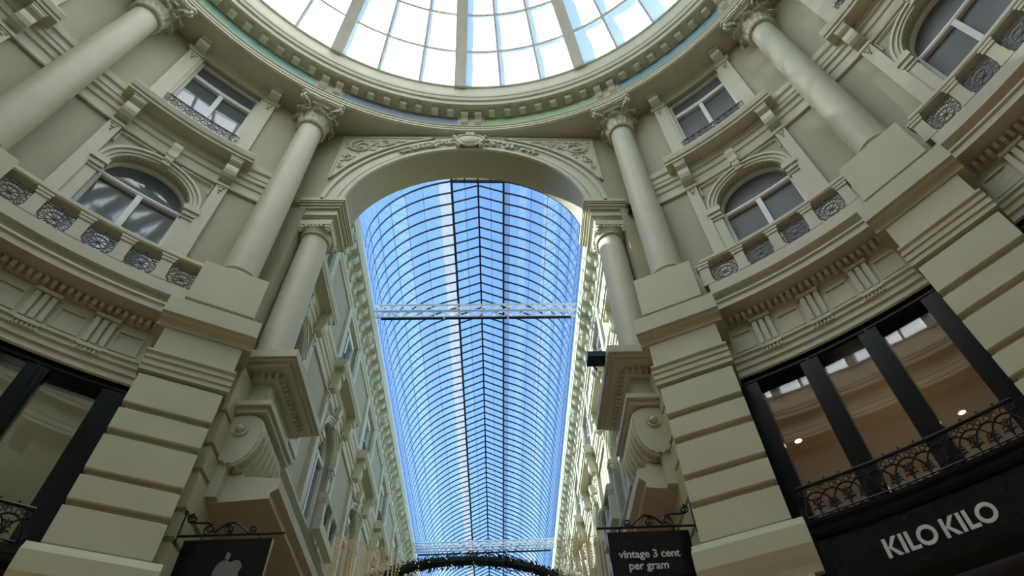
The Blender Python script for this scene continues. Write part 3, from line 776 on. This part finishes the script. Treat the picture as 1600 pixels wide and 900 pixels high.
def capital(root, H, rn, ab, name='capital'):
    """Corinthian capital of height H over a shaft of top radius rn; ab = half diagonal of the abacus"""
    cp = MB().lathe([(rn, -.05), (rn+.055, -.05), (rn+.075, -.02), (rn+.055, .01), (rn+.02, .015), (rn+.03, .03), (rn+.05, .035), (rn+.05, .06), (rn+.01, .07), (rn+.01, H*.45), (rn+.05, H*.66), (rn+.13, H*.82), (rn+.15, H*.85), (.05, H*.86)], n=28).build(name, 'relief', root, ident, True)
    l1 = leaf_mesh(.25, H*.38, .17, rn+.03); l2 = leaf_mesh(.25, H*.64, .20, rn+.03)
    f1 = f2 = f3 = f4 = None
    for k in range(8):
        f1 = put(f1, l1, 'acanthus_leaf', 'relief', cp, ident, (0, 0, .05), PI/4*k, smooth=False)
        f2 = put(f2, l2, 'acanthus_leaf', 'relief', cp, ident, (0, 0, .05), PI/4*(k+.5), smooth=False)
    vm = MB()                                         # corner volute, local +x is the diagonal
    for sg in (-1, 1):
        pts = [(rn+.03, sg*.10, H*.45), (rn+.10, sg*.07, H*.60), (rn+.20, sg*.045, H*.73)]
        c = (ab-.12, H*.74)
        for i in range(15):
            u = PI*.62-i*.5; r = .10*(1-i/17); pts.append((c[0]+r*math.cos(u), sg*.035, c[1]+r*math.sin(u)))
        vm.tube(pts, .026, 6)
    vm.ball((ab-.12, 0, H*.74), .055, 8, 5, (1, 1.2, 1))
    for k in range(4): f3 = put(f3, vm, 'corner_volute', 'relief', cp, ident, (0, 0, 0), PI/4+PI/2*k, smooth=True)
    # concave abacus
    mb = MB(); 
    for z0, z1, sc_ in ((H*.85, H*.90, .95), (H*.90, H*.94, 1.0), (H*.945, H, .985)):
        pts = []
        for k in range(4):
            for i in range(9):
                a = PI/4+PI/2*k-PI/4*0+PI/2*(i/9); u = i/9
                if i == 0: pts += [(ab*sc_*math.cos(a-.07), ab*sc_*math.sin(a-.07)), (ab*sc_*math.cos(a+.07), ab*sc_*math.sin(a+.07))]
                else:
                    q = abs(u-.5)*2; r = ab*sc_*(.69+.27*q**1.6)/(1); pts.append((r*math.cos(a), r*math.sin(a)))
        m = len(pts); v = [(x, y, z0) for x, y in pts]+[(x, y, z1) for x, y in pts]
        mb.add(v, [(k, (k+1) % m, m+(k+1) % m, m+k) for k in range(m)]+[tuple(range(m-1, -1, -1)), tuple(range(m, 2*m))])
    mb.build('abacus', 'relief', root, ident).location = cp.location
    fm = MB().ball((ab*.70, 0, H*.90), .06, 8, 5, (.6, 1, 1))
    for q in range(5): fm.ball((ab*.70, .05*math.cos(2*PI*q/5), H*.90+.05*math.sin(2*PI*q/5)), .03, 6, 4)
    for k in range(4): f4 = put(f4, fm, 'rosette', 'relief', cp, ident, (0, 0, 0), PI/2*k, smooth=True)
    return cp
def move_capital(root, names, dz):
    for o in kids(root):
        if o.name.split('.')[0] in names: o.location.z += dz
def column():
    root = empty('column'); z0, z1 = 9.45, 15.05
    MB().lathe([(.36, 0), (.36, .08), (.33, .085), (.36, .12), (.36, .15), (.33, .19), (.30, .20), (.30, .25), (.33, .27), (.33, .30), (.29, .33)], n=32).build('base', 'stone', root, ident, True)
    pr = []
    for i in range(13):
        t = i/12; pr.append((.277-.035*t**1.5, .30+(z1-z0-.34)*t))
    MB().lathe(pr, n=40).build('shaft', 'stone', root, ident, True)
    capital(root, .88, .243, .66); move_capital(root, ('capital', 'abacus'), z1-z0)
    return root
COLP = Proto(column())
CPOS = 7.63
CL = {1: 'tall round column right of the archway', 2: 'tall round column near the right edge of the picture', -1: 'tall round column left of the archway', -2: 'tall round column in the upper left corner of the picture', 3: 'round column beyond the right edge of the picture', -3: 'round column beyond the left edge of the picture'}
for k in (1, -1, 2, -2, 3, -3):
    a = k*AL
    o = COLP.place(polar(a, CPOS, 9.45), -a, 'column'); tag(o, CL[k]+', leafy capital under the entablature', 'column', 'columns of the rotunda')
    ap = a-R_(.55) if k > 0 else a+R_(.1)
    o = PI_.place(polar(ap, RW, 0), -ap, 'pier'); tag(o, 'rusticated stone pier carrying the '+CL[k], 'pier', 'piers of the rotunda')

# ================================================================== GREAT ARCH: archivolt, spandrels, imposts, small columns, lower blocks
arch = empty('archway', (0, AY, 12.95)); tag(arch, 'moulded stone archway with carved spandrels and a cartouche at its crown', 'archway')
mp = flat(12.95)
mb = MB()
for ri, ro, d in ((2.5, 2.60, .05), (2.60, 2.63, .02), (2.63, 2.86, .045), (2.86, 2.93, .09), (2.93, 2.98, .06)):
    mb.arc(0, AC, ri, ro, R_(4), PI-R_(4), -.02, d, 64)
mb.build('archivolt', 'stone', arch, mp)
for sg in (-1, 1):
    # raised triangular spandrel panel
    RS = 3.13; X1 = 2.93; ZT = 15.72
    a0 = math.acos(X1/RS); x_top = math.sqrt(RS**2-(ZT-AC)**2); a1 = math.acos(x_top/RS)
    poly = [(sg*RS*math.cos(a0+(a1-a0)*i/18), AC+RS*math.sin(a0+(a1-a0)*i/18)) for i in range(19)]+[(sg*X1, ZT)]
    sp = MB().plate(poly, 0, .025).build('spandrel_panel', 'stone', arch, mp)
    pts = [(p[0], .03, p[1]) for p in poly]
    MB().tube(pts, .03, 4, True).build('panel_border', 'stone', sp, mp)
    mb = MB()
    def spiral(cx, cz, r, turns, a00, dirn, th):
        n = int(turns*14); mb.tube([(cx+r*(1-.8*i/n)*math.cos(a00+dirn*2*PI*turns*i/n), .045, cz+r*(1-.8*i/n)*math.sin(a00+dirn*2*PI*turns*i/n)) for i in range(n+1)], th, 5)
    spiral(sg*2.48, 15.28, .30, 1.6, PI/2, -sg, .028); spiral(sg*1.93, 15.46, .15, 1.4, 0, sg, .022); spiral(sg*2.72, 14.72, .13, 1.4, PI/2, sg, .022); spiral(sg*2.12, 15.33, .10, 1.2, PI, sg, .018)
    spiral(sg*1.62, 15.57, .08, 1.2, 0, sg, .016); spiral(sg*2.80, 14.35, .07, 1.2, 0, sg, .014)
    for q in range(70):
        u = random.random(); bx = 1.5+1.35*u
        by = random.uniform(AC+math.sqrt(max(0, 3.25**2-bx*bx)), 15.62)
        if by > 15.66: continue
        mb.ball((sg*bx, .035, by), random.uniform(.02, .045), 6, 4, (random.uniform(.8, 1.8), .6, random.uniform(.7, 1.3)))
    o = mb.build('carved_scrolls', 'relief', sp, mp, True); o['kind'] = 'stuff'
mb = MB()
for q in range(150):
    t = random.uniform(-1, 1); t = math.copysign(abs(t)**1.0, t); a = PI/2+t*.62
    if abs(t) < .13: continue
    r = 2.74+random.uniform(-.1, .14)*(1-.5*abs(t))
    c = (r*math.cos(a), .07, AC+r*math.sin(a)); s_ = random.uniform(.03, .065)*(1.15-.5*abs(t))
    mb.ball(c, s_, 6, 4, (random.uniform(.8, 1.5), .9, random.uniform(.7, 1.2)))
o = mb.build('carved_garland', 'relief', arch, mp, True); o['kind'] = 'stuff'
mb = MB()
sh = [(-.30, .10), (-.20, .22), (0, .27), (.20, .22), (.30, .10), (.24, -.05), (.14, -.18), (0, -.22), (-.14, -.18), (-.24, -.05)]
mb.plate([(x*1.0, 15.47+z) for x, z in sh], 0, .12); mb.ball((0, .12, 15.5), .19, 12, 8, (1.25, .35, .9))
ct = mb.build('cartouche', 'relief', arch, mp)
mb = MB()
mb.tube([(x*1.12, .12, 15.47+z*1.1) for x, z in sh], .035, 6, True)
for sg in (-1, 1):
    mb.ball((sg*.36, .1, 15.66), .06); mb.ball((sg*.26, .1, 15.26), .06); mb.ball((sg*.42, .09, 15.5), .05)
mb.box(-.10, .10, 0, .14, 15.72, 15.86); mb.build('scrolled_rim', 'relief', ct, mp, True)

for sg, nm in ((-1, 'left'), (1, 'right')):
    # impost (entablature of the small column)
    im = empty('impost', (sg*2.9, 7.6, 12.3)); tag(im, 'stepped impost block under the %s foot of the arch' % nm, 'impost')
    # x measured from inner edge 2.45 outwards
    steps = [(2.42, 7.20, 12.86, 12.95), (2.44, 7.22, 12.82, 12.86), (2.47, 7.25, 12.76, 12.82), (2.51, 7.285, 12.70, 12.76), (2.56, 7.34, 12.52, 12.70), (2.53, 7.31, 12.48, 12.52), (2.57, 7.35, 12.44, 12.48), (2.60, 7.38, 12.38, 12.44), (2.63, 7.41, 12.30, 12.38)]
    for i, (x, y, z0, z1) in enumerate(steps):
        a, b = sorted((sg*x, sg*3.3)); MB().add([], []).box(a-sg*2.9, b-sg*2.9, y-7.6, 8.34-(x-2.42)-7.6, z0-12.3, z1-12.3).build(['cap_slab', 'cap_fillet', 'cap_ovolo', 'cap_bed', 'frieze', 'upper_fascia', 'middle_fascia', 'lower_fascia', 'bed_block'][i], 'stone', im)
    sc_ = empty('small_column', (sg*2.9, 7.62, 8.5)); tag(sc_, 'smaller round column standing in the %s jamb of the archway' % nm, 'column', 'small columns of the archway')
    MB().lathe([(.33, 0), (.33, .05), (.30, .06), (.32, .09), (.30, .13), (.27, .16)], n=32).build('base', 'stone', sc_, ident, True)
    MB().lathe([(.268, .14), (.268, 1.2), (.262, 2.2), (.25, 3.42)], n=36).build('shaft', 'stone', sc_, ident, True)
    cp = MB().lathe([(.25, 3.40), (.29, 3.41), (.30, 3.44), (.27, 3.47), (.27, 3.50), (.31, 3.56), (.30, 3.62), (.1, 3.63)], n=32).build('capital', 'relief', sc_, ident, True)
    mb = MB()
    for qx in (-1, 1):
        for qy in (-1, 1):
            mb.ball((qx*.25, qy*.25, 3.60), .075, 8, 6, (1, 1, .9)); mb.ball((qx*.26, qy*.26, 3.52), .045, 8, 6)
    for q in range(4):
        dx, dy = ((1, 0), (-1, 0), (0, 1), (0, -1))[q]
        for u in (-.14, -.07, 0, .07, .14): mb.ball((dx*.30+dy*u, dy*.30+dx*u, 3.60), .04, 6, 4)
    mb.build('corner_scrolls', 'relief', cp, ident, True)
    MB().box(-.31, .31, -.31, .31, 3.66, 3.80).build('abacus', 'relief', sc_)
    # lower cornice block that carries it
    lb = empty('corner_block', (sg*2.9, 7.9, 6.4)); tag(lb, 'dentilled cornice block on a scroll console in the %s jamb of the archway' % nm, 'cornice block')
    def XB(name, x, y, ye, z0, z1, m='stone', xo=3.4):
        a, b = sorted((sg*x, sg*xo)); return MB().box(a-sg*2.9, b-sg*2.9, y-7.9, ye-7.9, z0-6.4, z1-6.4).build(name, m, lb)
    XB('corona', 2.30, 7.08, 8.95, 8.36, 8.50); XB('corona_lip', 2.34, 7.12, 8.9, 8.32, 8.36); XB('corona_soffit', 2.40, 7.18, 8.85, 8.26, 8.32); XB('bed_mould', 2.56, 7.36, 8.75, 8.16, 8.26); XB('frieze', 2.66, 7.46, 8.65, 7.62, 8.16)
    mb = MB()
    for i in range(6):
        x = 2.56+i*.1; a, b = sorted((sg*x, sg*(x+.05))); mb.box(a-sg*2.9, b-sg*2.9, 7.30-7.9, 7.40-7.9, 8.17-6.4, 8.27-6.4)
    for i in range(13):
        y = 7.38+i*.1; a, b = sorted((sg*2.50, sg*2.60)); mb.box(a-sg*2.9, b-sg*2.9, y-7.9, y+.05-7.9, 8.17-6.4, 8.27-6.4)
    o = mb.build('dentils', 'stone', lb); o['kind'] = 'stuff'
    XB('console_cap', 2.46, 7.16, 8.55, 7.52, 7.60); XB('console_cap_bed', 2.50, 7.22, 8.5, 7.44, 7.52); XB('console_back', 2.80, 7.30, 8.5, 6.2, 7.44)
    # fluted scroll, axis along y
    mb = MB(); n = 40; Ls = [7.26, 8.3]; v = []; f = []
    cx, cz, rr = 2.78, 7.13, .28
    prof = []
    for i in range(n):
        t = 2*PI*i/n; r = rr*(1+.035*math.cos(18*t)); prof.append((cx+r*math.cos(t)*1.0, cz+r*math.sin(t)*(1.05 if math.sin(t) > 0 else 1.7)))
    for y in Ls: v += [(sg*(x-2.9), y-7.9, z-6.4) for x, z in prof]
    f = [(k, (k+1) % n, n+(k+1) % n, n+k) for k in range(n)]+[tuple(range(n-1, -1, -1)), tuple(range(n, 2*n))]
    sv_ = MB().add(v, f).build('scroll', 'stone', lb)
    mb = MB(); mb.lathe([(.10, 0), (.10, .03), (.075, .03), (.075, .015)], n=20); mb.ball((0, 0, .02), .065)
    mb.v = [(x+sg*(cx-2.9), -z+Ls[0]-7.9, y+cz+.04-6.4) for x, y, z in mb.v]; mb.build('scroll_eye', 'stone', sv_, ident, True)
    mb = MB()
    for i in range(7):
        y = 7.30+i*.15; v = []
        mb.tube([(sg*(cx+(rr+.005)*math.cos(t)-2.9), y-7.9, cz+(rr+.005)*(1.05 if math.sin(t) > 0 else 1.7)*math.sin(t)-6.4) for t in [PI*.55+PI*.95*j/14 for j in range(15)]], .03, 5)
    mb.build('scroll_flutes', 'stone', sv_, ident, True)
    XB('console_cheek', 2.66, 7.48, 8.3, 6.5, 7.12); XB('console_tail', 2.60, 7.42, 8.3, 6.36, 6.58)
    # rusticated jamb below
    jb = empty('jamb', (sg*3.2, 7.5, 0)); tag(jb, 'rusticated jamb wall of the passage under the %s console' % nm, 'jamb')
    for z0, z1 in ((0, 4.4), (4.47, 4.93), (5.0, 5.44), (5.51, 5.80), (5.87, 6.32), (6.40, 6.70), (6.78, 7.23), (7.30, 8.1)):
        a, b = sorted((sg*2.93, sg*3.6)); MB().box(a-sg*3.2, b-sg*3.2, 6.98-7.5, 7.9-7.5, z0, z1).build('rusticated_block', 'pier', jb)
    a, b = sorted((sg*2.97, sg*3.6)); MB().box(a-sg*3.2, b-sg*3.2, 7.02-7.5, 7.9-7.5, 0, 8.1).build('jamb_core', 'pier', jb)

# ================================================================== TRUSSES
def truss():
    root = empty('lighting_truss'); W = 3.05; h = .13
    for y in (-h, h):
        for z in (-h, h): MB().tube([(-W, y, z), (W, y, z)], .032, 8).build('chord', 'alu', root, ident, True)
    mb = MB(); n = 16
    for i in range(n):
        x0 = -W+2*W*i/n; x1 = x0+2*W/n
        for y in (-h, h): mb.tube([(x0, y, -h if i % 2 else h), (x1, y, h if i % 2 else -h)], .013, 6)
        for z in (-h, h): mb.tube([(x0, -h if i % 2 else h, z), (x1, h if i % 2 else -h, z)], .013, 6)
    mb.build('lacing', 'alu', root, ident, True)['kind'] = 'stuff'
    for x0, x1 in ((-2.85, -1.0), (-.95, .92), (.97, 2.85)): MB().box(x0, x1, -.03, .03, -.36, -.31, 9).build('light_bar', 'blackiron', root)
    for x in (-2.6, -1.3, 0.1, 1.3, 2.6): MB().tube([(x, 0, -.32), (x, 0, -h)], .008, 4).build('drop_rod', 'blackiron', root)
    return root
TR = Proto(truss())
o = TR.place((0, 13.25, 16.3), 0, 'lighting_truss'); tag(o, 'aluminium lighting truss spanning the arcade nearest the archway', 'truss', 'lighting trusses')
o = TR.place((0, 26.6, 16.0), 0, 'lighting_truss'); tag(o, 'distant aluminium lighting truss just above the garland', 'truss', 'lighting trusses')

# ================================================================== GARLAND AND LIGHT CURTAINS
gl = empty('garland', (0, 18, 10.5)); tag(gl, 'dark green arched garland with tiny lights hanging across the arcade', 'garland')
gp = [(-3.35, 10.30), (-2.87, 10.50), (-1.92, 10.80), (-1.2, 10.93), (-.2, 10.96), (.81, 10.86), (1.54, 10.68), (2.26, 10.37), (2.9, 10.02), (3.35, 9.75)]
def gpt(u):
    q = u*(len(gp)-1); i = min(int(q), len(gp)-2); t = q-i; return (gp[i][0]*(1-t)+gp[i+1][0]*t, gp[i][1]*(1-t)+gp[i+1][1]*t)
mb = MB(); mb.tube([(gpt(i/40)[0], 0, gpt(i/40)[1]-10.5-.10) for i in range(41)], .13, 8); mb.build('core', 'leaf', gl)
mb = MB(); bl = MB()
for i in range(2600):
    x, z = gpt(random.random()); a = random.uniform(0, 2*PI); r = random.uniform(.06, .20)
    c = Vector((x, r*math.cos(a), z-10.6+r*math.sin(a))); dv = Vector((random.uniform(-1, 1), math.cos(a)+random.uniform(-.6, .6), math.sin(a)+random.uniform(-.6, .6))).normalized()
    sd_ = dv.cross(Vector((random.random(), random.random(), random.random()))).normalized()*.022
    l = random.uniform(.06, .12); mb.add([tuple(c-sd_), tuple(c+sd_), tuple(c+dv*l)], [(0, 1, 2)])
    if i % 24 == 0: bl.ball(tuple(c+dv*.05), .011, 5, 3)
o = mb.build('sprigs', 'leaf', gl); o['kind'] = 'stuff'
o = bl.build('fairy_lights', 'bulb', gl); o['kind'] = 'stuff'
for sg, nm, x0, x1, zt0, zt1 in ((-1, 'left', -3.42, -1.75, 10.05, 9.55), (1, 'right', 3.42, 2.05, 9.85, 9.7)):
    lc = empty('light_curtain', (sg*2.8, 15, 9)); tag(lc, 'curtain of fine golden light strings hanging on the %s of the arcade' % nm, 'light curtain')
    st = MB(); bb = MB(); N = 64
    for i in range(N):
        u = (i+random.random()*.6)/N; x = x0+(x1-x0)*u-sg*2.8; zt = zt0+(zt1-zt0)*u+random.uniform(-.08, .05)-9; y = random.uniform(-.25, .25)
        st.tube([(x, y, zt), (x+.01, y, zt-2.4)], .0055, 3)
        z = zt
        while z > zt-2.4:
            bb.ball((x+random.uniform(-.02, .02), y, z), .013, 4, 3); z -= random.uniform(.05, .09)
    st.tube([(x0-sg*2.8, 0, zt0-9), (x1-sg*2.8, 0, zt1-9)], .008, 4)
    o = st.build('strings', 'goldbulb', lc); o['kind'] = 'stuff'
    o = bb.build('bulbs', 'goldbulb', lc); o['kind'] = 'stuff'

# ================================================================== HANGING SIGNS
def text_mesh(body, size, name, m, parent, loc, ext=.004, offs=.0):
    cu = bpy.data.curves.new('txt', 'FONT'); cu.body = body; cu.size = size; cu.extrude = ext; cu.align_x = 'CENTER'; cu.offset = offs; cu.space_character = .98
    t = bpy.data.objects.new('txt', cu); COL.objects.link(t); bpy.context.view_layer.update()
    me = bpy.data.meshes.new_from_object(t.evaluated_get(bpy.context.evaluated_depsgraph_get()))
    bpy.data.objects.remove(t); me.materials.clear(); me.materials.append(MATS[m])
    o = bpy.data.objects.new(name, me); COL.objects.link(o); o.parent = parent; o.location = loc; o.rotation_euler = (PI/2, 0, 0); return o
for sg, nm in ((-1, 'left'), (1, 'right')):
    hs = empty('hanging_sign', (sg*2.9, 7.05, 5.4)); 
    tag(hs, 'black hanging sign reading vintage 3 cent per gram, on a scrolled iron bracket' if sg > 0 else 'black hanging sign with a pale apple emblem, on a scrolled iron bracket', 'sign')
    zt = 5.40 if sg > 0 else 5.475
    bx = lambda x: sg*(x-2.9)
    a, b = sorted((bx(1.87), bx(2.82))); MB().box(a, b, -.03, .03, zt-1.0-5.4, zt-5.4).build('board', 'signblack', hs)
    mb = MB()
    mb.tube([(bx(1.76), 0, zt+.07-5.4), (bx(2.93), 0, zt+.07-5.4)], .014, 6)
    mb.tube([(bx(2.93), 0, zt-.02-5.4), (bx(2.93), 0, zt+.38-5.4)], .013, 6)
    for x in (2.02, 2.66): mb.tube([(bx(x), 0, zt+.07-5.4), (bx(x), 0, zt-5.4)], .009, 5)
    def sp(cx, cz, r, a0, turns, dr):
        n = 22; return [(bx(cx)+sg*r*(1-.75*i/n)*math.cos(a0+dr*2*PI*turns*i/n), 0, cz+r*(1-.75*i/n)*math.sin(a0+dr*2*PI*turns*i/n)+zt-5.4) for i in range(n+1)]
    mb.tube(sp(2.60, .14, .065, -PI/2, 1.3, 1), .012, 6); mb.tube(sp(2.40, .14, .06, -PI/2, 1.3, -1), .012, 6); mb.tube(sp(2.83, .28, .06, PI/2, 1.3, -1), .012, 6); mb.tube(sp(2.13, .13, .045, -PI/2, 1.2, -1), .011, 6)
    mb.tube([(bx(2.58), 0, .2+zt-5.4), (bx(2.66), 0, .225+zt-5.4), (bx(2.78), 0, .225+zt-5.4), (bx(2.87), 0, .25+zt-5.4)], .012, 6)
    mb.tube([(bx(2.55), 0, .1+zt-5.4), (bx(2.44), 0, .2+zt-5.4), (bx(2.34), 0, .22+zt-5.4), (bx(2.26), 0, .17+zt-5.4), (bx(2.18), 0, .10+zt-5.4), (bx(2.12), 0, .085+zt-5.4)], .012, 6)
    mb.build('scroll_bracket', 'blackiron', hs, ident, True)
    if sg > 0:
        text_mesh('vintage 3 cent', .125, 'lettering', 'letters', hs, (2.31-2.9, -.036, 5.088-5.4), offs=.002)
        text_mesh('per gram', .125, 'lettering', 'letters', hs, (2.28-2.9, -.036, 4.955-5.4), offs=.002)
    else:
        cx, cz = -2.245+2.9, 5.09-5.4; q = []
        for i in range(40):
            t = 2*PI*i/40; r = .155*(1+.05*math.cos(2*t)); x = r*1.02*math.sin(t); z = r*math.cos(t)
            if z > 0: z -= .045*math.exp(-(x/.05)**2)
            else: z = z*1.08+.03*math.exp(-(x/.04)**2)
            if x > 0: x = x if (x-.19)**2+(z-.0)**2 > .075**2 else .19-math.sqrt(max(0, .075**2-z*z))
            q.append((cx+x, cz+z))
        em = MB(); em.plate(q, .03, .038); em.build('apple_emblem', 'emblem', hs, lambda p: (p[0], -p[1], p[2]))
        em = MB(); em.plate([(cx+.0+.06*u*1.0*math.sin(.5)+s_*math.cos(.5), cz+.13+.12*u*math.cos(.5)-s_*math.sin(.5)) for u, s_ in ((0, 0), (.3, .026), (.6, .03), (1, 0), (.6, -.03), (.3, -.026))], .03, .038)
        cxm = cx; em.v = [(2*cxm-p[0]-.03, p[1], p[2]) for p in em.v]; em.build('emblem_leaf', 'emblem', hs, lambda p: (p[0], -p[1], p[2]))

# ================================================================== FLOODLIGHT on the right corner block
fd = empty('floodlight', (2.2, 7.45, 8.5)); tag(fd, 'small black floodlight clamped to the right corner block', 'floodlight')
MB().box(-.17, .12, -.12, .12, .02, .12).build('housing', 'blackiron', fd)
MB().tube([(-.1, 0, .03), (-.05, 0, -.16)], .015, 6).build('lamp_arm', 'blackiron', fd)
MB().box(.05, .3, -.05, .05, -.02, .03).build('clamp', 'blackiron', fd)

sp_ = empty('loudspeaker', (3.33, 7.19, 12.5)); tag(sp_, 'tiny black box fixed beside the impost, right of the arch', 'loudspeaker')
MB().box(-.035, .035, -.06, .06, -.09, .09).build('box', 'blackiron', sp_)
MB().tube([(0, .05, 0), (0, .1, 0)], .015, 6).build('wall_mount', 'blackiron', sp_)
